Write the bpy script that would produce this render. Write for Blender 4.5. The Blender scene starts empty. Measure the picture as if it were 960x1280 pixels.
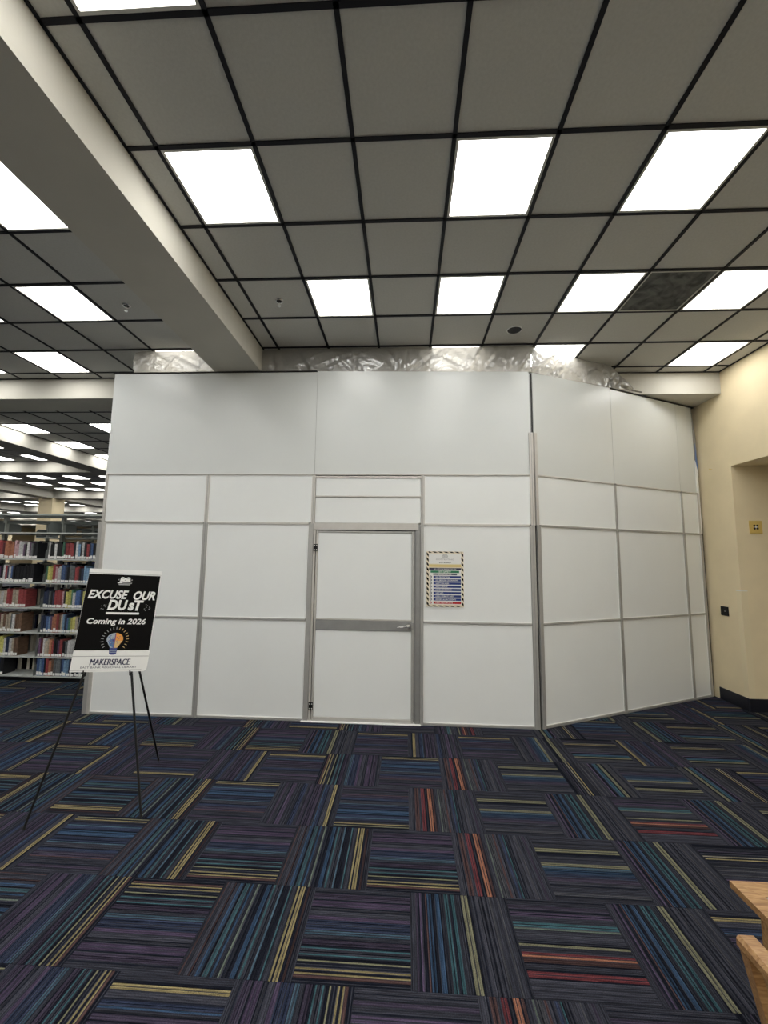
import bpy, bmesh, math, random
from mathutils import Matrix, Vector

SC = bpy.context.scene
COL = SC.collection
rnd = random.Random(7)

# ------------------------------------------------------------------ camera, world, exposure
YAW, PITCH, ROLL = -0.0531, 0.1101, 0.0130
CAM = Vector((1.5532, -2.2014, 1.7830))
FPX = 513.62
cy, sy, cp, sp = math.cos(YAW), math.sin(YAW), math.cos(PITCH), math.sin(PITCH)
fwd = Vector((sy*cp, cy*cp, sp)); rgt = Vector((cy, -sy, 0)); upv = rgt.cross(fwd)
cr, sr = math.cos(ROLL), math.sin(ROLL)
rgt, upv = cr*rgt + sr*upv, -sr*rgt + cr*upv
cam_data = bpy.data.cameras.new('camera'); cam_data.sensor_fit = 'HORIZONTAL'
cam_data.sensor_width = 36.0; cam_data.lens = FPX/960*36.0
cam_data.clip_start = 0.02; cam_data.clip_end = 200
cam = bpy.data.objects.new('camera', cam_data); COL.objects.link(cam)
cam.matrix_world = Matrix(((rgt.x, upv.x, -fwd.x, CAM.x), (rgt.y, upv.y, -fwd.y, CAM.y),
                           (rgt.z, upv.z, -fwd.z, CAM.z), (0, 0, 0, 1)))
SC.camera = cam
W = bpy.data.worlds.new('world'); SC.world = W; W.use_nodes = True
W.node_tree.nodes['Background'].inputs[0].default_value = (0.75, 0.8, 0.85, 1)
W.node_tree.nodes['Background'].inputs[1].default_value = 0.15
SC.view_settings.view_transform = 'Standard'; SC.view_settings.look = 'None'
SC.view_settings.gamma = 1; SC.view_settings.use_curve_mapping = False
SC.view_settings.exposure = 0.17
LIGHT_STRENGTH = 9.0

# ------------------------------------------------------------------ materials
def newmat(name):
    m = bpy.data.materials.new(name); m.use_nodes = True
    return m, m.node_tree.nodes, m.node_tree.links, m.node_tree.nodes['Principled BSDF']

def mat(name, col, rough=0.6, metal=0.0, noise=0.0, nscale=30.0, bump=0.0, bscale=None, spec=0.5, coat=0.0):
    m, N, L, b = newmat(name)
    b.inputs['Base Color'].default_value = (*col, 1); b.inputs['Roughness'].default_value = rough
    b.inputs['Metallic'].default_value = metal; b.inputs['Specular IOR Level'].default_value = spec
    b.inputs['Coat Weight'].default_value = coat
    if noise or bump:
        tc = N.new('ShaderNodeTexCoord')
    if noise:
        t = N.new('ShaderNodeTexNoise'); t.inputs['Scale'].default_value = nscale; t.inputs['Detail'].default_value = 4
        L.new(tc.outputs['Object'], t.inputs['Vector'])
        r = N.new('ShaderNodeValToRGB')
        lo = [max(0, c*(1-noise)) for c in col]; hi = [min(1, c*(1+noise)) for c in col]
        r.color_ramp.elements[0].position = .3; r.color_ramp.elements[1].position = .7
        r.color_ramp.elements[0].color = (*lo, 1); r.color_ramp.elements[1].color = (*hi, 1)
        L.new(t.outputs['Fac'], r.inputs['Fac']); L.new(r.outputs['Color'], b.inputs['Base Color'])
    if bump:
        t2 = N.new('ShaderNodeTexNoise'); t2.inputs['Scale'].default_value = bscale or nscale; t2.inputs['Detail'].default_value = 3
        L.new(tc.outputs['Object'], t2.inputs['Vector'])
        bp = N.new('ShaderNodeBump'); bp.inputs['Strength'].default_value = bump; bp.inputs['Distance'].default_value = 0.004
        L.new(t2.outputs['Fac'], bp.inputs['Height']); L.new(bp.outputs['Normal'], b.inputs['Normal'])
    return m

def emit(name, col, s):
    m, N, L, b = newmat(name)
    b.inputs['Base Color'].default_value = (.8, .8, .8, 1)
    b.inputs['Emission Color'].default_value = (*col, 1); b.inputs['Emission Strength'].default_value = s
    return m

M = {}
M['light'] = emit('light_diffuser', (1.0, 0.99, 0.955), LIGHT_STRENGTH)
M['troffer'] = mat('light_trim', (.55, .54, .5), .5)
M['tile'] = mat('ceiling_tile', (.56, .555, .52), .95, noise=.04, nscale=60, bump=.25, bscale=260, spec=.1)
M['grid'] = mat('ceiling_grid_black', (.012, .012, .016), .6, spec=.2)
M['beam'] = mat('beam_plaster', (.54, .52, .46), .9, noise=.03, nscale=3, bump=.15, bscale=120, spec=.15)
M['beige'] = mat('wall_beige', (.80, .68, .455), .9, noise=.03, nscale=4, bump=.2, bscale=160, spec=.15)
M['white_wall'] = mat('wall_white', (.7, .68, .62), .9, noise=.03, nscale=3)
M['panel'] = mat('panel_white', (.80, .82, .815), .38, noise=.012, nscale=2.5, spec=.45)
M['panel_gloss_dimmed'] = mat('panel_gloss_dimmed', (.64, .66, .65), .3, noise=.012, nscale=2.5, bump=.02, bscale=2, spec=.5)  # greyer base colour offsets the stronger light near the ceiling
M['panel_edge'] = mat('panel_edge', (.88, .88, .86), .4)
M['alu'] = mat('aluminium', (.42, .415, .40), .42, metal=.35, noise=.05, nscale=14)
M['alu_dark'] = mat('aluminium_dark', (.30, .30, .295), .45, metal=.4, noise=.05, nscale=14)
M['alu_light'] = mat('aluminium_light', (.56, .54, .51), .4, metal=.3, noise=.04, nscale=14)
M['chrome'] = mat('chrome', (.75, .74, .72), .2, metal=1)
M['black'] = mat('black_foam', (.012, .012, .012), .8)
M['black_gloss'] = mat('black_metal', (.004, .004, .005), .5, spec=.3)
M['base'] = mat('black_baseboard', (.006, .007, .014), .45)
M['steel'] = mat('shelf_grey_steel', (.42, .44, .42), .5, noise=.03, nscale=8)
M['steel_dark'] = mat('shelf_grey_dark', (.16, .175, .17), .55)
M['wood'] = None
M['white'] = mat('white_plastic', (.8, .8, .78), .45)
M['blue_tape'] = mat('blue_tape', (.12, .2, .42), .6)
M['brass'] = mat('brass_plate', (.72, .52, .16), .4, metal=.2)
M['guard'] = mat('corner_guard', (.80, .69, .465), .6, spec=.2)
M['speaker'] = mat('speaker_cone', (.006, .006, .007), .6)
M['laminate'] = mat('table_laminate', (.22, .27, .29), .4, noise=.12, nscale=120)
M['pages'] = mat('book_pages', (.72, .68, .58), .8, noise=.05, nscale=80)
M['label'] = mat('book_label', (.8, .8, .78), .6)
M['ink_black'] = mat('print_black', (.003, .0027, .0025), .6, spec=.08)
M['print_white'] = mat('print_white', (.78, .78, .76), .35)
M['print_grey'] = mat('print_grey', (.3, .3, .3), .4)
M['print_green'] = mat('print_green', (.02, .19, .09), .4)
M['print_blue'] = mat('print_blue', (.01, .035, .2), .4)
M['print_red'] = mat('print_red', (.45, .02, .03), .4)
M['print_yellow'] = mat('print_yellow', (.66, .52, .22), .4)
M['print_cream'] = mat('print_cream', (.76, .68, .52), .45)
M['bulb_blue'] = mat('bulb_blue', (.07, .17, .36), .4)
M['bulb_navy'] = mat('bulb_navy', (.03, .045, .2), .4)
M['bulb_pale'] = mat('bulb_pale', (.38, .44, .5), .4)
M['bulb_orange'] = mat('bulb_orange', (.75, .3, .05), .4)
M['bulb_gold'] = mat('bulb_gold', (.62, .42, .18), .4)
M['bulb_purple'] = mat('bulb_purple', (.2, .08, .2), .4)
M['print_navy'] = mat('print_navy', (.015, .018, .06), .4)

# timber
def wood():
    m, N, L, b = newmat('oak_wood')
    tc = N.new('ShaderNodeTexCoord'); mp = N.new('ShaderNodeMapping'); mp.inputs['Scale'].default_value = (3, 22, 22)
    L.new(tc.outputs['Object'], mp.inputs['Vector'])
    t = N.new('ShaderNodeTexNoise'); t.inputs['Scale'].default_value = 4; t.inputs['Detail'].default_value = 6
    t.inputs['Distortion'].default_value = 1.2
    L.new(mp.outputs[0], t.inputs['Vector'])
    r = N.new('ShaderNodeValToRGB'); r.color_ramp.elements[0].position = .3; r.color_ramp.elements[1].position = .72
    r.color_ramp.elements[0].color = (.19, .085, .028, 1); r.color_ramp.elements[1].color = (.45, .27, .12, 1)
    L.new(t.outputs['Fac'], r.inputs['Fac']); L.new(r.outputs['Color'], b.inputs['Base Color'])
    b.inputs['Roughness'].default_value = .35
    return m
M['wood'] = wood()

# far ceilings: the grid is too small there to build, the material draws it
def far_ceiling():
    m, N, L, b = newmat('ceiling_grid_far')
    tc = N.new('ShaderNodeTexCoord'); bt = N.new('ShaderNodeTexBrick')
    bt.offset = 0; bt.squash = 1
    bt.inputs['Scale'].default_value = 1; bt.inputs['Brick Width'].default_value = .6096; bt.inputs['Row Height'].default_value = .6096
    bt.inputs['Mortar Size'].default_value = .012
    bt.inputs['Color1'].default_value = (.56, .555, .52, 1); bt.inputs['Color2'].default_value = (.54, .535, .5, 1)
    bt.inputs['Mortar'].default_value = (.012, .012, .016, 1)
    L.new(tc.outputs['Object'], bt.inputs['Vector']); L.new(bt.outputs['Color'], b.inputs['Base Color'])
    b.inputs['Roughness'].default_value = .95
    return m
M['tile_far'] = far_ceiling()

def carpet_mat():
    m, N, L, b = newmat('carpet_yarn')
    at = N.new('ShaderNodeAttribute'); at.attribute_name = 'yarn'; at.attribute_type = 'GEOMETRY'
    tc = N.new('ShaderNodeTexCoord')
    n1 = N.new('ShaderNodeTexNoise'); n1.inputs['Scale'].default_value = 260; n1.inputs['Detail'].default_value = 2
    L.new(tc.outputs['Object'], n1.inputs['Vector'])
    mp = N.new('ShaderNodeMapping'); mp.inputs['Scale'].default_value = (6, 90, 1)
    oi = N.new('ShaderNodeObjectInfo'); L.new(tc.outputs['Object'], mp.inputs['Vector']); L.new(oi.outputs['Random'], mp.inputs['Location'])
    n2 = N.new('ShaderNodeTexNoise'); n2.inputs['Scale'].default_value = 1.5; n2.inputs['Detail'].default_value = 3
    L.new(mp.outputs[0], n2.inputs['Vector'])
    wv = N.new('ShaderNodeTexWave'); wv.wave_type = 'BANDS'; wv.bands_direction = 'Y'; wv.inputs['Scale'].default_value = 32
    wv.inputs['Distortion'].default_value = .6; wv.inputs['Detail'].default_value = 1
    L.new(tc.outputs['Object'], wv.inputs['Vector'])
    # brightness factor = tuft noise * streak noise * rows of tufts
    def mr(src, lo, hi, a=.25, z=.75):
        k = N.new('ShaderNodeMapRange'); k.inputs['From Min'].default_value = a; k.inputs['From Max'].default_value = z
        k.inputs['To Min'].default_value = lo; k.inputs['To Max'].default_value = hi; L.new(src, k.inputs['Value']); return k.outputs[0]
    def mul(a, c):
        k = N.new('ShaderNodeMath'); k.operation = 'MULTIPLY'; L.new(a, k.inputs[0]); L.new(c, k.inputs[1]); return k.outputs[0]
    f = mul(mul(mr(n1.outputs['Fac'], .72, 1.85), mr(n2.outputs['Fac'], .55, 1.5)), mr(wv.outputs['Color'], .7, 1.15, 0, 1))
    vm = N.new('ShaderNodeVectorMath'); vm.operation = 'SCALE'
    L.new(at.outputs['Color'], vm.inputs[0]); L.new(f, vm.inputs['Scale'])
    L.new(vm.outputs[0], b.inputs['Base Color'])
    b.inputs['Roughness'].default_value = 1; b.inputs['Specular IOR Level'].default_value = .04
    b.inputs['Sheen Weight'].default_value = .0
    bp = N.new('ShaderNodeBump'); bp.inputs['Strength'].default_value = .6; bp.inputs['Distance'].default_value = .003
    L.new(f, bp.inputs['Height']); L.new(bp.outputs[0], b.inputs['Normal'])
    return m
M['carpet'] = carpet_mat()
M['carpet_far'] = mat('carpet_far', (.05, .052, .06), .95, noise=.5, nscale=14, spec=.12)  # lightened so the far floor bounces more light onto the far ceilings

def book_cover():
    m, N, L, b = newmat('book_cover')
    oi = N.new('ShaderNodeObjectInfo'); tc = N.new('ShaderNodeTexCoord')
    n = N.new('ShaderNodeTexNoise'); n.inputs['Scale'].default_value = 3.0; n.inputs['Detail'].default_value = 1
    mp = N.new('ShaderNodeMapping'); mp.inputs['Scale'].default_value = (.6, 1, 4); L.new(tc.outputs['Object'], mp.inputs['Vector'])
    L.new(oi.outputs['Random'], mp.inputs['Location']); L.new(mp.outputs[0], n.inputs['Vector'])
    mr = N.new('ShaderNodeMapRange'); mr.inputs['From Min'].default_value = .35; mr.inputs['From Max'].default_value = .65
    mr.inputs['To Min'].default_value = .8; mr.inputs['To Max'].default_value = 1.15
    L.new(n.outputs['Fac'], mr.inputs['Value'])
    vm = N.new('ShaderNodeVectorMath'); vm.operation = 'SCALE'
    L.new(oi.outputs['Color'], vm.inputs[0]); L.new(mr.outputs[0], vm.inputs['Scale']); L.new(vm.outputs[0], b.inputs['Base Color'])
    b.inputs['Roughness'].default_value = .4
    return m
M['book'] = book_cover()

def plastic_film():
    m, N, L, b = newmat('plastic_film')
    out = N['Material Output']; N.remove(b)
    tc = N.new('ShaderNodeTexCoord'); n = N.new('ShaderNodeTexNoise'); n.inputs['Scale'].default_value = 5; n.inputs['Detail'].default_value = 5
    n.inputs['Distortion'].default_value = 2.5; L.new(tc.outputs['Object'], n.inputs['Vector'])
    bp = N.new('ShaderNodeBump'); bp.inputs['Strength'].default_value = .5; bp.inputs['Distance'].default_value = .02; L.new(n.outputs['Fac'], bp.inputs['Height'])
    tr = N.new('ShaderNodeBsdfTransparent'); tr.inputs[0].default_value = (.95, .96, .96, 1)
    tl = N.new('ShaderNodeBsdfTranslucent'); tl.inputs[0].default_value = (.33, .31, .27, 1)
    df = N.new('ShaderNodeBsdfDiffuse'); df.inputs[0].default_value = (.6, .59, .56, 1)
    gl = N.new('ShaderNodeBsdfGlossy'); gl.inputs['Roughness'].default_value = .12
    for x in (tl, df, gl): L.new(bp.outputs[0], x.inputs['Normal'])
    m1 = N.new('ShaderNodeMixShader'); m1.inputs[0].default_value = .4; L.new(tl.outputs[0], m1.inputs[1]); L.new(df.outputs[0], m1.inputs[2])
    m2 = N.new('ShaderNodeMixShader'); m2.inputs[0].default_value = .5; L.new(tr.outputs[0], m2.inputs[1]); L.new(m1.outputs[0], m2.inputs[2]); m2.inputs[0].default_value = .98
    m3 = N.new('ShaderNodeMixShader'); m3.inputs[0].default_value = .14; L.new(m2.outputs[0], m3.inputs[1]); L.new(gl.outputs[0], m3.inputs[2])
    L.new(m3.outputs[0], out.inputs['Surface'])
    return m
M['film'] = plastic_film()

def vent_mat():
    m, N, L, b = newmat('vent_dusty')
    tc = N.new('ShaderNodeTexCoord')
    n = N.new('ShaderNodeTexNoise'); n.inputs['Scale'].default_value = 6; n.inputs['Detail'].default_value = 4; n.inputs['Distortion'].default_value = 1.5
    L.new(tc.outputs['Object'], n.inputs['Vector'])
    r = N.new('ShaderNodeValToRGB'); r.color_ramp.elements[0].position = .35; r.color_ramp.elements[1].position = .6
    r.color_ramp.elements[0].color = (.035, .037, .036, 1); r.color_ramp.elements[1].color = (.13, .135, .13, 1)
    L.new(n.outputs['Fac'], r.inputs['Fac']); L.new(r.outputs['Color'], b.inputs['Base Color'])
    b.inputs['Roughness'].default_value = .8
    return m
M['vent'] = vent_mat()

# ------------------------------------------------------------------ helpers
class MB:
    """collects shapes and links them as one mesh object"""
    def __init__(s): s.v = []; s.f = []; s.m = []; s.mats = []
    def mi(s, m):
        m = M[m] if isinstance(m, str) else m
        if m not in s.mats: s.mats.append(m)
        return s.mats.index(m)
    def add(s, vs, fs, m):
        k = len(s.v); i = s.mi(m); s.v += [tuple(v) for v in vs]
        s.f += [tuple(a+k for a in f) for f in fs]; s.m += [i]*len(fs); return s
    def box(s, x0, y0, z0, x1, y1, z1, m):
        vs = [(x0,y0,z0),(x1,y0,z0),(x1,y1,z0),(x0,y1,z0),(x0,y0,z1),(x1,y0,z1),(x1,y1,z1),(x0,y1,z1)]
        return s.add(vs, [(0,3,2,1),(4,5,6,7),(0,1,5,4),(1,2,6,5),(2,3,7,6),(3,0,4,7)], m)
    def cbox(s, x0, y0, z0, x1, y1, z1, m, c=.003):
        """box with all edges chamfered"""
        bm = bmesh.new(); bmesh.ops.create_cube(bm, size=1)
        for v in bm.verts: v.co = Vector(((x0+x1)/2+v.co.x*(x1-x0), (y0+y1)/2+v.co.y*(y1-y0), (z0+z1)/2+v.co.z*(z1-z0)))
        bmesh.ops.bevel(bm, geom=bm.edges[:], offset=min(c, .45*min(abs(x1-x0), abs(y1-y0), abs(z1-z0))), segments=1, affect='EDGES')
        bm.verts.index_update()
        s.add([v.co for v in bm.verts], [[v.index for v in f.verts] for f in bm.faces], m); bm.free(); return s
    def prism(s, pts, y0, y1, m):
        """polygon in x,z (counter-clockwise seen from -y) extruded from y0 (front) to y1"""
        n = len(pts); vs = [(x,y0,z) for x,z in pts]+[(x,y1,z) for x,z in pts]
        fs = [tuple(range(n)), tuple(range(2*n-1, n-1, -1))]+[(i, i+n, (i+1)%n+n, (i+1)%n) for i in range(n)]
        return s.add(vs, fs, m)
    def tube(s, a, b, r0, m, r1=None, n=10):
        a = Vector(a); b = Vector(b); r1 = r0 if r1 is None else r1
        d = (b-a).normalized(); p = d.orthogonal().normalized(); q = d.cross(p)
        vs = [a+(p*math.cos(t)+q*math.sin(t))*r0 for t in [2*math.pi*i/n for i in range(n)]]
        vs += [b+(p*math.cos(t)+q*math.sin(t))*r1 for t in [2*math.pi*i/n for i in range(n)]]
        fs = [tuple(range(n-1,-1,-1)), tuple(range(n, 2*n))]+[(i,(i+1)%n,(i+1)%n+n,i+n) for i in range(n)]
        return s.add(vs, fs, m)
    def lathe(s, c, prof, m, n=24):
        """profile [(r,z)] about the vertical axis through c"""
        vs = []; k = len(prof)
        for i in range(n):
            t = 2*math.pi*i/n
            vs += [(c[0]+r*math.cos(t), c[1]+r*math.sin(t), c[2]+z) for r, z in prof]
        fs = [(i*k+j, ((i+1)%n)*k+j, ((i+1)%n)*k+j+1, i*k+j+1) for i in range(n) for j in range(k-1)]
        return s.add(vs, fs, m)
    def build(s, name, parent=None, local=True, smooth=False, kind=None, label=None):
        """vertices are in the parent's frame; the origin goes to the middle of the base"""
        xs, ys, zs = zip(*s.v)
        o_ = Vector(((min(xs)+max(xs))/2, (min(ys)+max(ys))/2, min(zs)))
        me = bpy.data.meshes.new(name)
        me.from_pydata([tuple(Vector(v)-o_) for v in s.v], [], s.f)
        for m in s.mats: me.materials.append(m)
        me.polygons.foreach_set('material_index', s.m)
        bm = bmesh.new(); bm.from_mesh(me); bmesh.ops.recalc_face_normals(bm, faces=bm.faces); bm.to_mesh(me); bm.free()
        if smooth: me.shade_smooth()
        ob = bpy.data.objects.new(name, me); COL.objects.link(ob); ob.location = o_
        if parent is not None: ob.parent = parent
        if kind: ob['kind'] = kind
        if label: ob['label'] = label
        return ob

def thing(name, label, cat, loc=(0,0,0), rz=0, group=None):
    o = bpy.data.objects.new(name, None); COL.objects.link(o); o.location = loc; o.rotation_euler = (0,0,rz)
    o.empty_display_size = .1
    o['label'] = label; o['category'] = cat
    if group: o['group'] = group
    return o

def piece(name, me, parent, loc, rz=0):
    o = bpy.data.objects.new(name, me); COL.objects.link(o); o.parent = parent; o.location = loc; o.rotation_euler = (0,0,rz)
    return o

def text_on(parent, body, x0, x1, z0, z1, y, m, name='lettering', shear=0, bold=0, keep=None, depth=.0004):
    """flat lettering in the x,z plane of the parent, fitted into the box x0..x1, z0..z1"""
    cu = bpy.data.curves.new('t', 'FONT'); cu.body = body; cu.shear = shear; cu.offset = bold; cu.resolution_u = 3
    to = bpy.data.objects.new('t', cu); COL.objects.link(to)
    bpy.context.view_layer.update()
    me0 = bpy.data.meshes.new_from_object(to.evaluated_get(bpy.context.evaluated_depsgraph_get()))
    vs = [v.co.copy() for v in me0.vertices]; fs = [tuple(p.vertices) for p in me0.polygons]
    bpy.data.objects.remove(to); bpy.data.curves.remove(cu); bpy.data.meshes.remove(me0)
    ax, bx = min(v.x for v in vs), max(v.x for v in vs); ay, by = min(v.y for v in vs), max(v.y for v in vs)
    mb = MB(); pts = [(x0+(v.x-ax)/(bx-ax)*(x1-x0), y, z0+(v.y-ay)/(by-ay)*(z1-z0)) for v in vs]
    mb.add(pts, fs, m)
    return mb.build(name, parent)

# ------------------------------------------------------------------ dimensions
T = .6096
H = 4.284
ZB = 3.988                       # underside of the beams
BX0, BX1, PX = -.76, -.20, 6.24   # first long beam and the period of the beams
CY0, CY1, PY = 3.235, 3.72, 5.155 # first cross beam and its period
XR = 5.695                       # right wall
YW = 2.442                       # partition
YBACK, YFAR, XFAR = -6.6, 34.0, -32.0

# ------------------------------------------------------------------ floor
mb = MB(); mb.box(XFAR, YBACK, -.15, 7.6, YFAR, -.012, 'carpet_far')
floor = mb.build('floor', kind='structure')

TS = .505
# yarn profiles: (width share, colour) from one edge of the tile to the other
K0=(.008,.009,.014); K1=(.022,.023,.031); K2=(.030,.031,.041); GR=(.038,.039,.045); NV=(.021,.027,.050)
BL=(.024,.044,.080); TL=(.029,.066,.080); LB=(.040,.068,.096); PU=(.045,.034,.060); PD=(.030,.025,.040)
BR=(.045,.027,.027); YE=(.175,.145,.075); OL=(.115,.112,.075); OR=(.19,.085,.055); RE=(.085,.024,.028); SG=(.062,.075,.065); WH=(.15,.14,.11)
PROF = {
 'purple': [(3,K1),(1,K0),(4,PD),(1,K0),(4,PU),(1,K0),(5,K2),(3,PU),(1,NV),(4,NV),(2,LB),(2,K1),(3,PD),(1,K0),(1,TL),(2,K1),(1,TL),(2,K0),(1,OL),(2,K0),(1,YE),(1,K0),(1,YE),(2,BR),(2,K0)],
 'blue':   [(2,K1),(1,BR),(3,K2),(1,BR),(2,K1),(2,BL),(1,K0),(2,TL),(1,K1),(1,BL),(2,K1),(1,SG),(3,K0),(3,BL),(1,K0),(1,TL),(2,K1),(1,LB),(3,K0),(1,TL),(3,K1),(1,YE),(1,K0),(2,YE),(1,K0),(1,BR),(2,K1)],
 'navy':   [(2,K0),(1,OL),(1,K0),(1,YE),(2,K1),(2,NV),(1,LB),(3,NV),(1,K0),(4,BL),(1,K0),(3,NV),(1,LB),(3,K2),(1,K0),(3,NV),(3,PD),(1,BR),(4,K1),(1,K0),(2,PD),(3,K1)],
 'teal':   [(3,K1),(1,PD),(1,K0),(1,PU),(2,K0),(1,BR),(2,BL),(1,K0),(2,BL),(2,K1),(2,TL),(1,K0),(2,TL),(2,K1),(1,K0),(3,OL),(2,K1),(1,K0),(3,K2),(1,K0),(3,K2),(1,GR),(3,K1),(1,GR),(3,K1)],
 'grey':   [(3,K1),(1,K2),(2,K1),(1,GR),(3,K1),(3,OL),(1,K0),(2,K0),(1,GR),(4,K1),(2,OL),(2,LB),(3,BL),(2,NV),(3,PD),(2,K2),(1,K0),(4,K1),(2,GR),(3,K1)],
 'red':    [(3,K1),(2,PD),(1,K0),(2,PU),(3,K1),(2,TL),(1,SG),(3,K2),(3,K1),(1,OL),(2,K1),(1,RE),(1,OR),(2,BR),(2,K1),(1,K0),(2,RE),(3,K2),(3,K1)],
 'orange': [(3,K2),(1,K0),(2,BR),(1,K1),(2,RE),(1,K1),(1,K0),(2,OR),(1,BR),(2,K1),(1,SG),(3,GR),(1,BR),(2,K2),(2,NV),(1,TL),(2,K1),(3,K2),(1,GR),(3,K1),(1,PD),(3,K1)],
 'stripe': [(2,K0),(3,K1),(1,PD),(1,K0),(2,K1),(1,WH),(1,K0),(1,YE),(2,K0),(3,K1),(1,GR),(2,K1),(1,GR),(2,K1),(1,GR),(3,K1),(1,PU),(2,K0),(2,BL),(2,TL),(1,K0),(2,OL),(1,K0),(3,GR),(3,K1)],
 'dusk':   [(4,K1),(2,PD),(3,K2),(1,K0),(2,PU),(4,K1),(1,K0),(3,NV),(2,K2),(2,PD),(1,K0),(4,PD),(2,K1),(1,BL),(2,NV),(1,K0),(3,K2),(2,YE),(1,K0),(2,K1)],
}
def carpet_mesh(name, prof):
    r_ = random.Random(name); fine = []
    for w, c in prof:                      # thin yarn lines: bright ones narrow, wide bands broken up
        if c in (YE, OL, OR, RE, WH):
            fine += [(w*.55, c), (w*.2, K1)] if w < 2 else [(w*.3, c), (w*.1, K1), (w*.3, c), (w*.2, K0)]
        else:
            for q_ in range(w):
                k_ = r_.uniform(.7, 1.3); fine.append((r_.uniform(.35, .7), tuple(v*k_ for v in c)))
                if r_.random() < .6: fine.append((r_.uniform(.15, .4), r_.choice((K0, K1, K2))))
    prof = fine
    tot = sum(w for w, _ in prof); vs = []; fs = []; cs = []; y = -TS/2+.0006; span = TS-.0012; hx = TS/2-.0006
    for w, c in prof:
        y1 = y+w/tot*span; k = len(vs); z = .0 if c not in (K0,) else -.0012
        vs += [(-hx,y,z),(hx,y,z),(hx,y1,z),(-hx,y1,z)]; fs.append((k,k+1,k+2,k+3)); cs.append(c); y = y1
    k = len(vs); vs += [(-hx,-hx,0),(hx,-hx,0),(hx,hx,0),(-hx,hx,0),(-hx,-hx,-.008),(hx,-hx,-.008),(hx,hx,-.008),(-hx,hx,-.008)]
    for a, b, c, d in ((0,4,5,1),(1,5,6,2),(2,6,7,3),(3,7,4,0),(4,7,6,5)): fs.append((k+a,k+b,k+c,k+d)); cs.append(K0)
    me = bpy.data.meshes.new(name); me.from_pydata(vs, [], fs); me.materials.append(M['carpet'])
    at = me.attributes.new('yarn', 'FLOAT_COLOR', 'CORNER')
    buf = []
    for f, c in zip(fs, cs): buf += [*c, 1]*len(f)
    at.data.foreach_set('color', buf)
    return me
CM = {k: carpet_mesh('carpet_tile_'+k, p) for k, p in PROF.items()}
names = list(PROF)
def left_pick(): return rnd.choice(['purple','purple','blue','navy','navy','dusk','dusk','teal'])
def right_pick(): return rnd.choice(['grey','grey','grey','stripe','stripe','stripe','navy','teal','teal','dusk','dusk','red','orange'] if rnd.random() < .5 else ['grey','stripe','teal','dusk'])
# hand-set tiles of the foreground: (row, index) -> profile, turned half way round or not
SET = {(-1,4):('red',True),(-1,2):('purple',True),(-1,3):('teal',True),(-1,1):('blue',True),(-1,0):('purple',False),(-1,-1):('purple',True),
 (-1,5):('teal',True),(-1,6):('dusk',False),(0,4):('grey',True),(0,3):('orange',True),(0,2):('purple',True),(0,1):('blue',True),(0,0):('purple',True),
 (0,-1):('blue',True),(0,-2):('navy',True),(0,5):('teal',True),(0,6):('stripe',True),(1,4):('grey',True),(1,3):('orange',True),(1,2):('navy',False),
 (1,5):('teal',True),(1,6):('red',True),(1,0):('navy',True),(1,1):('dusk',True),(1,-1):('blue',True),(2,3):('orange',True),(2,4):('grey',True),(2,2):('navy',True),
 (-2,0):('dusk',False),(-2,-2):('navy',True),(-2,1):('purple',True),(-2,2):('dusk',True),(-2,3):('orange',True),(-2,4):('dusk',True),(-2,5):('stripe',True),(-2,-1):('purple',True),(3,1):('teal',True)}
row0y = .217                       # y of the joint between two rows
nt = 0
for r in range(-4, 8):
    yc = row0y+TS*(r+.5)
    if yc-TS/2 > 4.2: continue
    for i in range(-16, 14):
        start = .345 if r % 2 == 0 else .075
        x = start+TS*i; xc = x+TS/2
        # only the floor in front of the walls and shelving that can be seen
        if not (-6.2 < xc < (5.9 if yc > 3.1 else 6.9)) or yc < -1.6-.0*xc: continue
        if yc > 2.9 and (-1.9 < xc < 3.4): continue
        if yc > 2.2 and False: continue
        if yc > 3.4 and -2.2 < xc < 4.6: continue
        # outside the view on either side
        dx = xc-CAM.x; dy = yc-CAM.y
        if dy < .4 or abs(dx) > .98*dy+1.15: continue
        hor = (i % 2 == 0)
        p = left_pick() if xc+rnd.uniform(-.5,.5) < 1.3 else right_pick()
        turn = rnd.random() < .5
        if (r, i) in SET: p, turn = SET[(r, i)]
        rz = (0 if hor else math.pi/2)+(math.pi if turn else 0)
        piece('carpet_tile', CM[p], floor, (xc-floor.location.x, yc-floor.location.y, -floor.location.z+rnd.uniform(-.0006, 0)), rz)
        nt += 1
print('carpet tiles', nt)

# ------------------------------------------------------------------ ceiling
mb = MB(); mb.box(XFAR, YBACK, H+.05, 7.6, YFAR, H+.2, 'beam')
ceiling = mb.build('ceiling', kind='structure')
cl = Vector(ceiling.location)
def cpiece(name, me, x, y, z, rz=0): return piece(name, me, ceiling, (x-cl.x, y-cl.y, z-cl.z), rz)
TILE_MESH = {}
def tile_mesh(w, d):
    key = (round(w, 3), round(d, 3))
    if key not in TILE_MESH:
        m_ = MB(); m_.cbox(-w/2, -d/2, 0, w/2, d/2, .015, 'tile', .002)
        ob = m_.build('ceiling_tile'); me = ob.data
        bpy.data.objects.remove(ob); TILE_MESH[key] = me
    return TILE_MESH[key]
def bar(x0, y0, x1, y1):
    m_ = MB(); m_.box(x0-cl.x, y0-cl.y, H-.004-cl.z, x1-cl.x, y1-cl.y, H+.004-cl.z, 'grid'); m_.build('ceiling_bar', ceiling)
GB = .013
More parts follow.
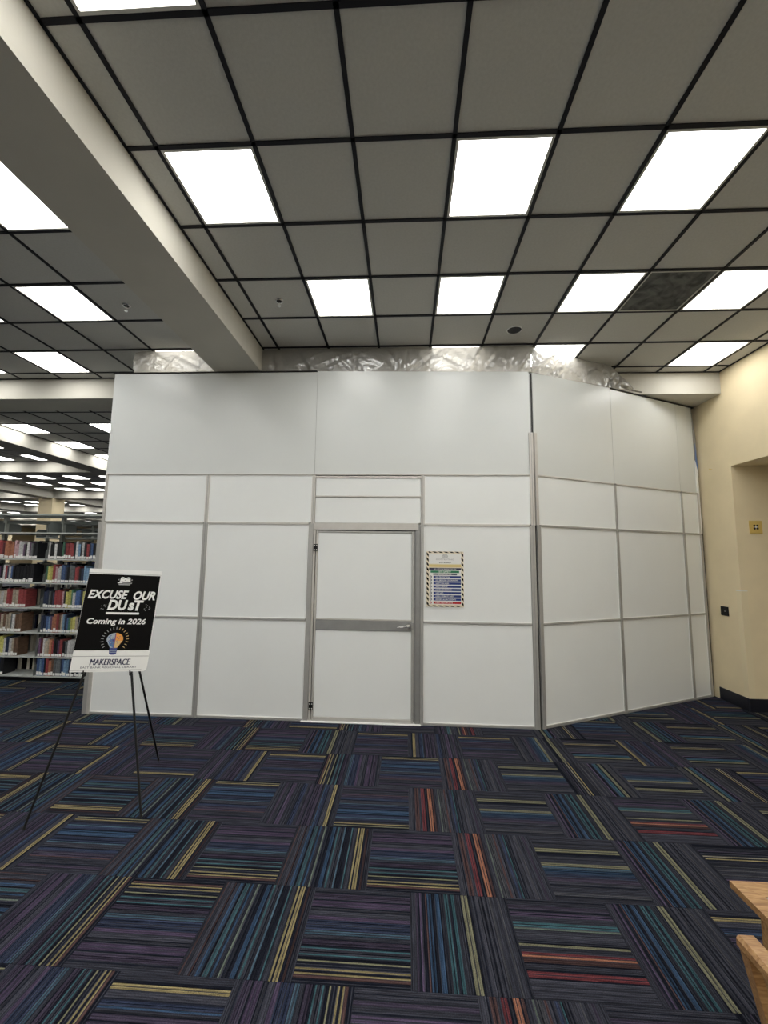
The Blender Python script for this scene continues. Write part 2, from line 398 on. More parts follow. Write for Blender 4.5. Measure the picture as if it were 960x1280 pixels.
def bay(xs, ys, skip):
    """xs, ys: the grid lines from edge to edge; skip: cells without a tile"""
    for i, x in enumerate(xs):
        a = x if i == 0 else x-GB; b = x if i == len(xs)-1 else x+GB
        if i == 0: b = x+.018
        if i == len(xs)-1: a = x-.018
        bar(a, ys[0], b, ys[-1])
    for j, y in enumerate(ys):
        a = y if j == 0 else y-GB; b = y if j == len(ys)-1 else y+GB
        if j == 0: b = y+.018
        if j == len(ys)-1: a = y-.018
        bar(xs[0], a, xs[-1], b)
    for i in range(len(xs)-1):
        for j in range(len(ys)-1):
            if (i, j) in skip: continue
            w = xs[i+1]-xs[i]; d = ys[j+1]-ys[j]
            if w < .05 or d < .05: continue
            cpiece('ceiling_tile', tile_mesh(w-.004, d-.004), (xs[i]+xs[i+1])/2, (ys[j]+ys[j+1])/2, H+.0045)
ysA = [CY1-PY]+[T*i for i in range(-2, 6)]+[CY0]           # rows of the near bays; index j: y = T*(j-3) from j=1
xsR = [BX1]+[T*i for i in range(0, 10)]+[XR]               # right-hand bay; index i: x = T*(i-1) from i=1
xsL = [BX0]+[-.97-T*k for k in range(0, 9)]+[BX1-PX]; xsL = xsL[::-1]  # left bay
nL = len(xsL)
ysB = [CY1]+[3.98+T*k for k in range(0, 8)]
ysB = [y for y in ysB if y < CY0+PY-.05]+[CY0+PY]

def lcol(k): return nL-3-k            # index in xsL of the cell whose right line is -.97-T*k
lightsR = [(0,-2),(3,-2),(6,-2),(0,0),(3,0),(5,0),(7,0),(1,2),(3,2),(5,2),(7,2),(3,4),(5,4),(8,4)]
skipR = {(c+1, r+3) for c, r in lightsR}|{(7, 5)}
bay(xsR, ysA, skipR)
lightsL = [(0,-2),(2,-2),(4,-2),(0,0),(2,0),(4,0),(6,0),(1,2),(3,2),(5,2),(7,2),(0,4),(3,4),(5,4),(7,4)]
skipL = {(lcol(k), r+3) for k, r in lightsL}
bay(xsL, ysA, skipL)
lightsB = [(c, m_) for m_ in (2, 4, 6) for c in (8, 5, 2)]
skipB = {(lcol(c), m_+1) for c, m_ in lightsB}
bay(xsL, ysB, skipB)
# remaining bays, tiles too small to tell apart
def far_slab(x0, y0, x1, y1):
    m_ = MB(); m_.box(x0-cl.x, y0-cl.y, H+.0125-cl.z, x1-cl.x, y1-cl.y, H+.04-cl.z, 'tile_far')
    return m_.build('ceiling_panel', ceiling)
for k in range(-1, 5):
    xa, xb = (BX1, XR) if k == -1 else (BX1-PX*(k+1), BX0-PX*k)
    for j in range(-1, 6):
        ya, yb = CY1+PY*(j-1), CY0+PY*j
        if (k, j) in ((-1, 0), (0, 0), (0, 1)): continue
        far_slab(xa, ya, xb, min(yb, YFAR))
# beams
for k in range(0, 6):
    x0, x1 = BX0-PX*k, BX1-PX*k
    if x0 < XFAR: break
    m_ = MB(); m_.box(x0-cl.x, YBACK-cl.y, ZB-cl.z, x1-cl.x, YFAR-cl.y, H+.05-cl.z, 'beam'); m_.build('ceiling_beam', ceiling)
for j in range(-1, 6):
    y0, y1 = CY0+PY*j, CY1+PY*j
    xs_ = [XR]+[q for k in range(0, 5) for q in (BX1-PX*k, BX0-PX*k)]+[XFAR]
    for a, b in zip(xs_[0::2], xs_[1::2]):
        m_ = MB(); m_.box(b-cl.x, y0-cl.y, ZB+.001-cl.z, a-cl.x, y1-cl.y, H+.05-cl.z, 'beam'); m_.build('ceiling_beam', ceiling)

for n_, (cx_, cy_) in enumerate(((-12.96, 13.8), (-25.44, 13.8), (-12.96, 24.1), (-25.44, 24.1), (-25.44, 3.49))):
    m_ = MB(); m_.cbox(cx_-.3, cy_-.3, 0, cx_+.3, cy_+.3, ZB+.01, 'beige', .01); m_.build('column', kind='structure')
# ------------------------------------------------------------------ light panels
def light_mesh():
    a = T/2-.014
    f = MB()
    w = .016
    for x0, y0, x1, y1 in ((-a,-a,a,-a+w),(-a,a-w,a,a),(-a,-a+w,-a+w,a-w),(a-w,-a+w,a,a-w)):
        f.box(x0, y0, -.004, x1, y1, .0124, 'troffer')
    fo = f.build('frame'); fm = fo.data; fz = fo.location.z; bpy.data.objects.remove(fo)
    d = MB(); d.box(-a+w, -a+w, .002, a-w, a-w, .012, 'light')
    do = d.build('diffuser'); dm = do.data; dz = do.location.z; bpy.data.objects.remove(do)
    return fm, fz, dm, dz
FM, FZ, DM, DZ = light_mesh()
def light(x, y, label, group='square ceiling light panels', sx=1.0):
    t = thing('ceiling_light', label, 'ceiling light', (x, y, H), 0, group)
    a = piece('frame', FM, t, (0, 0, FZ)); b = piece('diffuser', DM, t, (0, 0, DZ))
    if sx != 1: a.scale.x = b.scale.x = sx
    return t
LR = {(0,-2): 'light panel cut off by the top edge of the photo, left of centre',
 (3,-2): 'light panel above the camera, out over the middle of the room', (6,-2): 'light panel above the camera toward the right wall',
 (0,0): 'large bright light panel just right of the long beam, upper left',
 (3,0): 'large light panel in the upper centre of the ceiling', (5,0): 'large slanted light panel in the upper right corner of the ceiling',
 (7,0): 'unseen light panel added by the right wall outside the frame',  # unseen panel continuing the row, added for lighting
 (1,2): 'middle sized light panel left of centre above the door', (3,2): 'middle sized light panel above the safety sign, second in its row',
 (5,2): 'light panel directly left of the dusty dark air vent', (7,2): 'light panel directly right of the dusty dark air vent',
 (3,4): 'light panel glowing behind the plastic sheet above the front partition', (5,4): 'light panel partly cut by plastic sheet above the partition corner',
 (8,4): 'far right light panel beside the beige wall and soffit'}
for c, r in lightsR: light(T*(c+.5), T*(r+.5), LR[(c, r)])
LL = {(0,0): 'bright light panel at the left edge just left of the long beam', (1,2): 'upper light panel left of the long beam, near the sprinkler',
 (3,4): 'lower light panel left of the long beam, above the wide cross beam', (0,4): 'light panel behind the plastic left of the long beam',
 (3,2): 'light panel sliver at the left edge, level with the sprinkler', (5,4): 'light panel sliver at the left edge just above the cross beam'}
for k, r in lightsL: light(-.97-T*(k+.5), T*(r+.5), LL.get((k, r), 'light panel in the near left bay outside the frame, %s column, %s row' % (['first','second','third','fourth','fifth','sixth','seventh','eighth'][k], ['first','second','third','fourth'][(r+2)//2])))
LBN = {(8,2): 'nearest light panel beyond the first cross beam, at the left edge', (8,4): 'second light panel beyond the first cross beam, along the far long beam',
 (8,6): 'third light panel beyond the first cross beam, at the partition edge', (5,2): 'light panel beyond the first cross beam, half hidden by the partition edge'}
for k, m_ in lightsB:
    xr, xl = -.97-T*k, max(-.97-T*(k+1), BX1-PX+.01) if k < 8 else BX1-PX+.012
    xl = -.97-T*(k+1) if k < 8 else BX1-PX+.012
    xr = -.97-T*k
    light((xl+xr)/2, 3.98+T*(m_+.5), LBN.get((k, m_), 'light panel hidden behind the partition, %s column, %s row past the cross beam' % ({2:'first',5:'second',8:'third'}[k], {2:'first',4:'second',6:'third'}[m_])), sx=(xr-xl)/T)
ordw = ['first','second','third','fourth','fifth','sixth']
for k in range(0, 5):
    for j in range(-1, 6):
        if (k, j) in ((0, 0), (0, 1)): continue
        xb = BX0-PX*k; ya = CY1+PY*(j-1)
        if BX1-PX*(k+1) < XFAR: continue
        for cx_ in (1, 3, 5, 7):
            for rw in (0, 2, 4, 6):
                x = xb-.21-T*(cx_+.5); y = ya+.26+T*(rw+.5)
                sl = (x-CAM.x)/max(.1, y-CAM.y)      # leave out what the partition or the frame hides
                if (j == -1 and k > 0) or (j >= 0 and not -1.3 < sl < -.6) or (j >= 3 and k > 3 and rw in (0, 4)): continue
                light(x, y, 'distant light panel, %s column and %s row, %s bay back, %s bay left' % (ordw[(cx_-1)//2], ordw[rw//2], ordw[max(j, 0)], ordw[k]) if j >= 0 else 'light panel behind the camera, %s column, %s row, %s bay left' % (ordw[(cx_-1)//2], ordw[rw//2], ordw[k]), 'distant light panels')
for a_, y in enumerate((-2.6,-3.8,-5.0,-6.2)):  # unseen panels added to brighten the lower part of the partition
    for b_, x in enumerate((.3,1.5,2.75,3.95,5.2)): light(x, y, 'added fill light panel behind the camera, %s row back, %s from the beam' % (ordw[a_], ordw[b_]), 'added fill light panels behind the camera')

# small fittings on the ceiling
def sprinkler(x, y, label):
    t = thing('sprinkler', label, 'sprinkler', (x, y, H))
    m_ = MB(); m_.lathe((0,0,-.008), [(.026,.002),(.034,.0),(.040,.008),(.026,.010),(.026,.002)], 'chrome', 24); m_.build('escutcheon', t)
    m_ = MB(); m_.lathe((0,0,0), [(0,-.001),(.0255,-.001),(.0255,.0),(0,.0)], 'black', 20); m_.build('recess_shade', t)  # flat black disc painted as the shade inside the cup
    m_ = MB(); m_.tube((0,0,-.004), (0,0,-.03), .008, 'chrome'); m_.tube((.008,0,-.02),(.012,0,-.045),.0025,'chrome',n=6)
    m_.tube((-.008,0,-.02),(-.012,0,-.045),.0025,'chrome',n=6); m_.tube((.012,0,-.045),(0,0,-.055),.0025,'chrome',n=6); m_.tube((-.012,0,-.045),(0,0,-.055),.0025,'chrome',n=6)
    m_.build('sprinkler_head', t)
    m_ = MB(); m_.tube((0,0,-.055),(0,0,-.058),.018,'chrome',n=14); m_.build('deflector', t)
sprinkler(.293, 1.536, 'small chrome sprinkler head right of the long beam')
sprinkler(-1.286, 1.564, 'small chrome sprinkler head left of the long beam')
t = thing('ceiling_speaker', 'round black ceiling speaker with a thin white ring above the partition corner', 'speaker', (2.731, 2.131, H))
m_ = MB(); m_.lathe((0,0,-.006), [(.074,0),(.081,.0),(.082,.004),(.082,.012),(.074,.012),(.074,0)], 'white', 36); m_.build('ring', t)
m_ = MB(); m_.lathe((0,0,0), [(0,.002),(.03,.0),(.06,-.003),(.0735,.0),(.0735,.006)], 'speaker', 36); m_.build('grille', t)
t = thing('air_vent', 'square dusty dark grey air vent panel between two light panels', 'vent', (T*6.5, T*2.5, H))
a = T/2-.014; m_ = MB()
for x0,y0,x1,y1 in ((-a,-a,a,-a+.012),(-a,a-.012,a,a),(-a,-a+.012,-a+.012,a-.012),(a-.012,-a+.012,a,a-.012)): m_.box(x0,y0,-.004,x1,y1,.02,'troffer')
m_.build('frame', t)
m_ = MB(); m_.box(-a+.012,-a+.012,.002,a-.012,a-.012,.01,'vent')
m_.build('vent_face', t)

# ------------------------------------------------------------------ room walls
OPZ = 3.0; OPY0, OPY1 = -1.0, 3.17
m_ = MB()
m_.box(XR, OPY1, 0, XR+.2, YFAR, H+.05, 'beige'); m_.box(XR, OPY0, OPZ, XR+.2, OPY1, H+.05, 'beige'); m_.box(XR, YBACK, 0, XR+.2, OPY0, H+.05, 'beige')
m_.box(XR+.2, OPY1, 0, 7.4, OPY1+.15, OPZ+.05, 'beige'); m_.box(XR+.2, OPY0-.15, 0, 7.4, OPY0, OPZ+.05, 'beige')
m_.box(7.4, OPY0-.15, 0, 7.55, OPY1+.15, OPZ+.05, 'beige'); m_.box(XR+.2, OPY0, OPZ, 7.4, OPY1, OPZ+.05, 'beige')
m_.build('wall_right', kind='structure')
m_ = MB(); m_.box(XFAR, YBACK-.2, 0, XR+.2, YBACK, H+.05, 'white_wall'); m_.build('wall_back', kind='structure')
m_ = MB(); m_.box(XFAR, YFAR, 0, XR+.2, YFAR+.2, H+.05, 'beige'); m_.build('wall_far', kind='structure')
m_ = MB(); m_.box(XFAR-.2, YBACK, 0, XFAR, YFAR, H+.05, 'beige'); m_.build('wall_left', kind='structure')
def skirting(name, x0, y0, x1, y1):
    m_ = MB(); m_.cbox(x0, y0, 0, x1, y1, .155, 'base', .005); return m_.build(name, kind='structure')
skirting('baseboard_right', XR-.012, OPY1, XR, 3.64)
skirting('baseboard_jamb', XR-.012, OPY1-.012, 7.4, OPY1)
# corner guard, plates
t = thing('corner_guard', 'cream plastic corner guard on the edge of the beige wall', 'corner guard', (XR, OPY1, .155))
m_ = MB(); m_.box(-.004,-.004,0,0,.07,1.27,'guard'); m_.box(0,-.004,0,.07,0,1.27,'guard'); m_.build('guard_strip', t)
m_ = MB(); m_.box(-.007,-.007,1.27,.072,.0,1.278,'white'); m_.box(-.007,0,1.27,0,.072,1.278,'white'); m_.build('end_cap', t)
t = thing('outlet_box', 'small black wall outlet plate on the beige wall beside the partition', 'outlet', (XR, 3.45, 1.15))
m_ = MB(); m_.cbox(-.014,-.062,-.058,0,.062,.058,'black_gloss',.004); m_.build('cover_plate', t)
m_ = MB(); m_.tube((-.0135,-.015,0),(-.018,-.015,0),.008,'print_grey'); m_.build('socket', t)
t = thing('brass_plate', 'square brass wall plate with four dark holes inside the opening', 'wall plate', (5.93, OPY1, 2.22))
m_ = MB(); m_.cbox(-.078,-.008,-.08,.078,0,.08,'brass',.003); m_.build('plate', t)
m_ = MB()
for dx_ in (-.018,.018):
    for dz_ in (-.018,.018): m_.tube((dx_,-.0075,dz_),(dx_,-.0105,dz_),.014,'black')
m_.build('socket_hole', t)
m_ = MB(); m_.tube((0,-.0075,0),(0,-.013,0),.012,'white'); m_.build('centre_screw', t)
m_ = MB(); m_.box(-.004,-.03,-.004,0,.03,.004,'brass'); o = m_.build('wall_scuff', None); o.location = (XR-.0015, 3.52, 3.03); o.rotation_euler = (.35,0,0)
o['label'] = 'small brown scuff mark high on the beige wall'; o['category'] = 'mark'

# ------------------------------------------------------------------ partition, front run
MOD = 1.2553
R1, R2, R3 = 1.08, 2.158, 2.735
pf = thing('partition_wall', 'front run of the white temporary partition, with the door and safety sign', 'partition', (3.0017-4*MOD, YW, 0))
def panel(p, x0, z0, x1, z1, m='panel', name='panel', y=.004, sub=None):
    m_ = MB(); m_.cbox(x0, y, z0, x1, y+.04, z1, m, .004)
    o = m_.build(name, p)
    return o
def edging(p, x0, z0, x1, z1, y=.0005, w=.007):
    """the pale lip round a panel"""
    m_ = MB()
    for a_, b_, c_, d_ in ((x0,z0,x1,z0+w),(x0,z1-w,x1,z1),(x0,z0+w,x0+w,z1-w),(x1-w,z0+w,x1,z1-w)): m_.box(a_, y, b_, c_, y+.006, d_, 'panel_edge')
    return m_.build('panel_lip', p)
def rail(p, x0, z0, x1, z1, m='alu', y0=-.008, y1=.05, name='rail', groove=False):
    m_ = MB(); m_.cbox(x0, y0, z0, x1, y1, z1, m, .0025)
    if groove:
        xm = (x0+x1)/2; m_.box(xm-.0025, y0-.0015, z0+.001, xm+.0025, y0+.001, z1-.001, 'alu_dark')
    return m_.build(name, p)
PWL = .055   # width of the lower posts
X = [MOD*i for i in range(5)]
# lower tiers
cells = [(X[0]+.052, X[1]-PWL/2), (X[1]+PWL/2, .0+2.465), (2.019+1.758, X[4]-.07)]
XO = 2.019
for a_, b_ in cells:
    panel(pf, a_, .028, b_, R1-.012); panel(pf, a_, R1+.012, b_, R2-.012)
    edging(pf, a_, .028, b_, R1-.012); edging(pf, a_, R1+.012, b_, R2-.012)
    rail(pf, a_, R1-.012, b_, R1+.012, name='middle_rail'); rail(pf, a_, 0, b_, .028, name='bottom_rail'); rail(pf, a_, R2-.012, b_, R2+.01, 'alu_light', name='upper_rail')
rail(pf, -.035, 0, .012, R2, 'alu', name='post'); rail(pf, .014, 0, .052, R2, 'alu_light', name='post')
rail(pf, X[1]-PWL/2, 0, X[1]+PWL/2, R2-.0, 'alu', groove=True, y0=-.010, name='post')
# third tier
up = [(X[0]+.035, X[1]-.02), (X[1]+.02, X[2]-.02), (X[3]+.02, X[4]-.055)]
for a_, b_ in up:
    panel(pf, a_, R2+.012, b_, R3-.015); edging(pf, a_, R2+.012, b_, R3-.015)
for xx, w in ((X[1], .02), (X[2], .02), (X[3], .02)): rail(pf, xx-w, R2+.0, xx+w, R3-.014, 'alu_light', groove=True, name='upper_post')
rail(pf, .0, R2, .033, R3-.014, 'alu_light', name='upper_post')
rail(pf, .0, R3-.014, X[4]-.055, R3+.003, 'alu_light', name='head_rail')
# panels over the door, with the shiny strips
panel(pf, X[2]+.022, R2+.012, X[3]-.022, 2.466); panel(pf, X[2]+.022, 2.482, X[3]-.022, 2.69)
rail(pf, X[2]+.02, 2.466, X[3]-.02, 2.482, 'alu_light', name='bright_strip'); rail(pf, X[2]+.02, 2.69, X[3]-.02, 2.712, 'alu_light', name='bright_strip')
# top tier
def quad_panel(p, pts, name='top_panel', m='panel_gloss_dimmed', y=.004):
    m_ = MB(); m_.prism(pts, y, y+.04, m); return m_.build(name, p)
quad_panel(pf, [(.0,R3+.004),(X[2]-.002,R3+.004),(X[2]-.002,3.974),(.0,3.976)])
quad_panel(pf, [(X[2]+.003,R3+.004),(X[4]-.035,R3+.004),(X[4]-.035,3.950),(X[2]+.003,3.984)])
m_ = MB(); m_.box(-.01,-.012,3.975,X[2]-.004,.05,3.987,'black'); m_.build('foam_strip', pf, label='black foam strip along the top')
m_ = MB(); m_.box(X[2]-.0018,.008,R3+.004,X[2]+.0028,.03,3.96,'alu_dark'); m_.build('seam', pf)
# corner posts
rail(pf, X[4]-.068, 0, X[4]-.012, R2, 'alu', y0=-.014, groove=True, name='corner_post')
rail(pf, X[4]-.055, R2, X[4]-.008, 3.22, 'alu_light', y0=-.012, groove=True, name='corner_post')
m_ = MB(); m_.box(X[4]-.033,.01,3.22,X[4]-.006,.04,3.93,'alu_dark'); m_.build('corner_post', pf)
# door surround
DL, DR = XO+.538, XO+1.652
rail(pf, XO+.450, 0, XO+.503, R2, 'alu', y0=-.012, name='door_post'); rail(pf, XO+.504, 0, XO+.531, 2.10, 'alu_light', y0=-.006, name='door_jamb')
rail(pf, XO+1.668, 0, XO+1.722, R2, 'alu_dark', y0=-.004, name='door_jamb'); rail(pf, XO+1.723, 0, XO+1.757, R2, 'alu', y0=-.014, name='door_post')
rail(pf, XO+.504, 2.088, XO+1.70, R2+.01, 'alu_light', y0=-.010, name='door_header')
m_ = MB(); m_.box(XO+.53,.012,2.079,XO+1.668,.03,2.088,'black'); m_.build('header_gap', pf)
m_ = MB(); m_.cbox(XO+.43,-.03,0,XO+1.73,.05,.012,'panel_edge',.003); m_.build('threshold', pf, label='pale threshold strip under the door')
# door: child of the partition, its fittings one level deeper
m_ = MB(); m_.cbox(DL+.022,.004,.05,DR-.028,.04,.972,'panel',.004); m_.cbox(DL+.022,.004,1.100,DR-.028,.04,2.058,'panel',.004)
q_ = MB(); q_.box(DR+.003,.006,.012,XO+1.6675,.03,2.079,'alu_dark'); q_.build('jamb_stop', pf)
door = m_.build('door', pf, label='white two panel door leaf with grey metal frame')
dl = Vector(door.location)
def sub(m_, name, label=None):
    m_.v = [tuple(Vector(v)-dl) for v in m_.v]; return m_.build(name, door, label=label)
def fr(x0,z0,x1,z1,m='alu',y0=-.004): m_ = MB(); m_.cbox(x0,y0,z0,x1,.04,z1,m,.003); return m_
sub(fr(DL,.016,DL+.022,2.078,'alu_light'),'stile'); sub(fr(DR-.028,.016,DR,2.078),'stile')
sub(fr(DL+.022,.016,DR-.028,.05,'alu_light'),'door_rail'); sub(fr(DL+.022,2.058,DR-.028,2.078),'door_rail')
sub(fr(DL+.022,.976,DR-.022,1.084,'alu_dark',-.006),'lock_rail'); sub(fr(DL+.022,1.086,DR-.028,1.100,'alu_light',-.006),'lock_rail_lip')
sub(fr(DR-.03,.992,DR-.004,1.07,'alu_dark',-.012),'lock_plate')
m_ = MB(); hx, hz = DR-.055, 1.034
m_.tube((hx,-.006,hz),(hx,-.022,hz),.032,'chrome',.027,20); m_.tube((hx,-.022,hz),(hx,-.052,hz),.014,'chrome',.014,14)
m_.tube((hx+.004,-.052,hz),(hx-.06,-.055,hz-.004),.012,'chrome',.009,12); m_.tube((hx-.06,-.055,hz-.004),(hx-.125,-.048,hz-.009),.009,'chrome',.006,12)
sub(m_, 'handle', 'chrome lever handle')
for zz in (1.885, .165):
    m_ = MB(); m_.cbox(DL-.026,-.02,zz-.04,DL-.002,-.010,zz+.04,'black_gloss',.002); m_.cbox(DL+.0,-.02,zz-.04,DL+.020,-.008,zz+.04,'black_gloss',.002)
    m_.tube((DL-.001,-.02,zz-.04),(DL-.001,-.02,zz+.04),.006,'black_gloss')
    for dz_ in (-.024,.024):
        for dx_ in (-.014,.011): m_.tube((DL+dx_,-.0195,zz+dz_),(DL+dx_,-.0225,zz+dz_),.0055,'panel_edge')
    sub(m_, 'hinge', 'black four-screw hinge')
# hidden return at the left end and inner lining so the run has thickness
m_ = MB(); m_.box(-.03,.05,0,.01,.75,3.96,'panel'); m_.build('return_panel', pf)

# ------------------------------------------------------------------ partition, angled run
ANG = .4492
pa = thing('partition_wall', 'angled right run of the white temporary partition, reaching the beige wall', 'partition', (3.0017, YW, 0), ANG)
S = [0, 1.2812, 2.5624, 2.955]
zt = [3.940, 3.980, 3.980, 3.978]
PW2 = .021
for i in range(3):
    a_ = S[i]+(PW2+.045 if i == 0 else PW2); b_ = S[i+1]-(PW2 if i < 2 else .05)
    for z0, z1 in ((.028, R1-.012), (R1+.012, R2-.012)):
        panel(pa, a_, z0, b_, z1); edging(pa, a_, z0, b_, z1)
    a2 = S[i]+(.045 if i == 0 else .016); b2 = S[i+1]-(.016 if i < 2 else .05)
    panel(pa, a2, R2+.012, b2, R3-.015); edging(pa, a2, R2+.012, b2, R3-.015)
    rail(pa, a_, R1-.012, b_, R1+.012, name='middle_rail'); rail(pa, a_, 0, b_, .028, name='bottom_rail'); rail(pa, a_, R2-.012, b_, R2+.012, name='upper_rail')
    rail(pa, a2, R3-.015, b2, R3+.003, 'alu_light', name='head_rail')
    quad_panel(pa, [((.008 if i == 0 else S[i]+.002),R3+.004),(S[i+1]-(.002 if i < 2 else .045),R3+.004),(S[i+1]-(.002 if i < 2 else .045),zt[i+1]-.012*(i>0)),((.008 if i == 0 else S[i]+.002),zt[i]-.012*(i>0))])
for s_ in (S[1], S[2]):
    rail(pa, s_-PW2, 0, s_+PW2, R2-.0, 'alu', y0=-.010, name='post'); rail(pa, s_-.016, R2, s_+.016, R3-.014, 'alu', name='upper_post')
rail(pa, .012, 0, .062, R2, 'alu', y0=-.012, name='corner_post'); rail(pa, .004, R2, .043, 3.22, 'alu_light', y0=-.012, name='corner_post')
m_ = MB(); m_.box(-.012,.012,0,.012,.045,3.93,'black'); m_.build('corner_gap_shade', pa)  # black strip painted for the shade in the open corner gap
rail(pa, S[3]-.05, 0, S[3]-.022, R2, 'alu', name='end_post'); rail(pa, S[3]-.05, R2, S[3]-.02, R3, 'alu_light', name='end_post')
rail(pa, S[3]-.020, 0, S[3]+.004, R2-.01, 'alu_light', y0=-.004, name='end_channel')
m_ = MB(); m_.box(S[1]+.004,-.012,zt[1]-.013,S[3]-.0,.05,zt[3]+.002,'black'); m_.build('foam_strip', pa, label='black foam strip along the top')
# strips that close the gap to the beige wall
m_ = MB(); m_.prism([(S[3]-.018,2.17),(S[3]+.004,2.17),(S[3]-.0,3.05),(S[3]-.043,3.2),(S[3]-.043,2.74)],-.006,.02,'panel_edge'); m_.build('gap_strip', pa, label='white strip')
m_ = MB(); m_.prism([(S[3]-.043,3.2),(S[3]+.02,2.96),(S[3]+.012,3.55),(S[3]-.043,3.9)],.0,.004,'film'); m_.prism([(S[3]-.045,3.30),(S[3]+.01,3.45),(S[3]-.0,3.75),(S[3]-.045,3.95)],.022,.026,'film'); m_.build('gap_film', pa, label='clear plastic film at the wall')
m_ = MB(); m_.prism([(S[3]-.042,2.93),(S[3]+.002,2.93),(S[3]+.012,3.1),(S[3]-.02,3.45)],-.004,-.001,'blue_tape'); m_.build('tape', pa, label='blue tape')
m_ = MB(); m_.prism([(S[3]+.004,0),(S[3]+.022,0),(S[3]+.022,2.2),(S[3]+.026,2.32),(S[3]+.004,2.75)],.0,.03,'black'); m_.build('gap_foam', pa, label='black foam in the gap')

# ------------------------------------------------------------------ safety sign on the partition
sg = thing('safety_sign', 'site safety sign with black and yellow hazard border beside the door', 'sign', (1.789, YW-.0045, 1.250))
SW, SH = .410, .608
m_ = MB(); m_.box(0,0,0,SW,.0035,SH,'print_cream'); m_.build('board', sg)
m_ = MB()
bw = .022
def clip_poly(poly, x0, z0, x1, z1):
    for ax_, lim, sgn in ((0,x0,1),(0,x1,-1),(1,z0,1),(1,z1,-1)):
        out = []
        for i in range(len(poly)):
            p, q = poly[i], poly[(i+1)%len(poly)]
            ip = sgn*(p[ax_]-lim) >= 0; iq = sgn*(q[ax_]-lim) >= 0
            if ip: out.append(p)
            if ip != iq:
                f_ = (lim-p[ax_])/(q[ax_]-p[ax_]); out.append((p[0]+f_*(q[0]-p[0]), p[1]+f_*(q[1]-p[1])))
        poly = out
        if not poly: return []
    return poly
for zc in [k*.054 for k in range(-1, 13)]:
    for xa in (.002, SW-bw-.002):
        pl = clip_poly([(xa, zc+.032), (xa+bw, zc+.006), (xa+bw, zc+.034), (xa, zc+.060)], xa, .002, xa+bw, SH-.002)
        if len(pl) > 2: m_.add([(x,-.0006,z) for x, z in pl], [tuple(range(len(pl)))], 'ink_black')
for xc in [k*.062 for k in range(-1, 8)]:
    for za in (.002, SH-.016):
        pl = clip_poly([(xc+.028, za), (xc+.064, za), (xc+.036, za+.014), (xc+.0, za+.014)], .025, za, SW-.025, za+.014)
        if len(pl) > 2: m_.add([(x,-.0006,z) for x, z in pl], [tuple(range(len(pl)))], 'ink_black')
m_.build('hazard_border', sg)
def flat(p, x0, z0, x1, z1, m, y=-.0006, name='print'):
    q = MB(); q.add([(x0,y,z0),(x1,y,z0),(x1,y,z1),(x0,y,z1)], [(0,1,2,3)], m); return q.build(name, p)
flat(sg, .027, SH*.775, SW-.027, SH-.022, 'print_white', name='header')
flat(sg, .027, SH*.715, SW-.027, SH*.762, 'print_yellow', name='band')
flat(sg, .032, .027, SW-.027, SH*.70, 'print_white', name='field')
text_on(sg, 'GOTTERTING', SW*.26, SW*.74, SH*.842, SH*.868, -.0012, 'print_grey')
text_on(sg, 'SITE BOARD', SW*.34, SW*.66, SH*.787, SH*.804, -.0012, 'ink_black', bold=.02)
m_ = MB()
for rr, hh in ((.032,.0),(.022,.0),(.012,.0)):
    n = 14; ring = []
    for i in range(n): a_ = math.pi*i/n; b_ = math.pi*(i+1)/n; ring.append([(math.cos(a_)*rr,math.sin(a_)*rr),(math.cos(b_)*rr,math.sin(b_)*rr),(math.cos(b_)*(rr-.005),math.sin(b_)*(rr-.005)),(math.cos(a_)*(rr-.005),math.sin(a_)*(rr-.005))])
    for pl in ring: m_.add([(SW/2+x,-.0012,SH*.90+z) for x, z in pl], [(0,1,2,3)], 'print_grey')
m_.box(SW/2-.03,-.0012,SH*.887,SW/2+.03,-.001,SH*.895,'print_grey'); m_.build('emblem', sg)
flat(sg, SW*.07, SH*.663, SW*.93, SH*.70, 'print_navy', -.0012, 'row'); text_on(sg, 'ALL VISITORS REPORT TO SITE', SW*.2, SW*.8, SH*.667, SH*.69, -.0018, 'print_white')
flat(sg, SW*.11, SH*.61, SW*.88, SH*.652, 'print_green', -.0012, 'row'); text_on(sg, 'SITE SAFETY', SW*.33, SW*.66, SH*.616, SH*.646, -.0018, 'print_white', bold=.02)
flat(sg, SW*.18, SH*.572, SW*.82, SH*.60, 'print_navy', -.0012, 'row'); text_on(sg, 'MANDATORY PPE', SW*.31, SW*.67, SH*.576, SH*.596, -.0018, 'print_white', bold=.01)
rows = [('EAR PROTECTION',.62),('NO SMOKING OR DRINKING',.85),('SAFETY GLASSES',.6),('SAFETY BOOTS',.56),('HAND PROTECTION',.68),('HARD HATS',.45),('HIGH VISIBILITY VEST',.74),('REPORT ALL ACCIDENTS',.79),('FIRST AID ON SITE',.7)]
for i, (tx, xe) in enumerate(rows):
    z1 = SH*(.556-i*.0575); z0 = z1-SH*.041
    mm = 'print_red' if i == 8 else 'print_blue'
    flat(sg, SW*.19, z0, SW*.925, z1, mm, -.0012, 'row'); text_on(sg, tx, SW*.25, SW*xe, z0+.005, z1-.005, -.0018, 'print_white', bold=.01)
    q = MB(); n = 12; cx_, cz_ = SW*.115, (z0+z1)/2
    q.add([(cx_+.013*math.cos(2*math.pi*k/n),-.0012,cz_+.013*math.sin(2*math.pi*k/n)) for k in range(n)], [tuple(range(n))], 'print_red' if i == 8 else 'print_navy')
    q.add([(cx_+.006*math.cos(2*math.pi*k/n),-.0018,cz_+.006*math.sin(2*math.pi*k/n)) for k in range(n)], [tuple(range(n))], 'print_white'); q.build('symbol', sg)

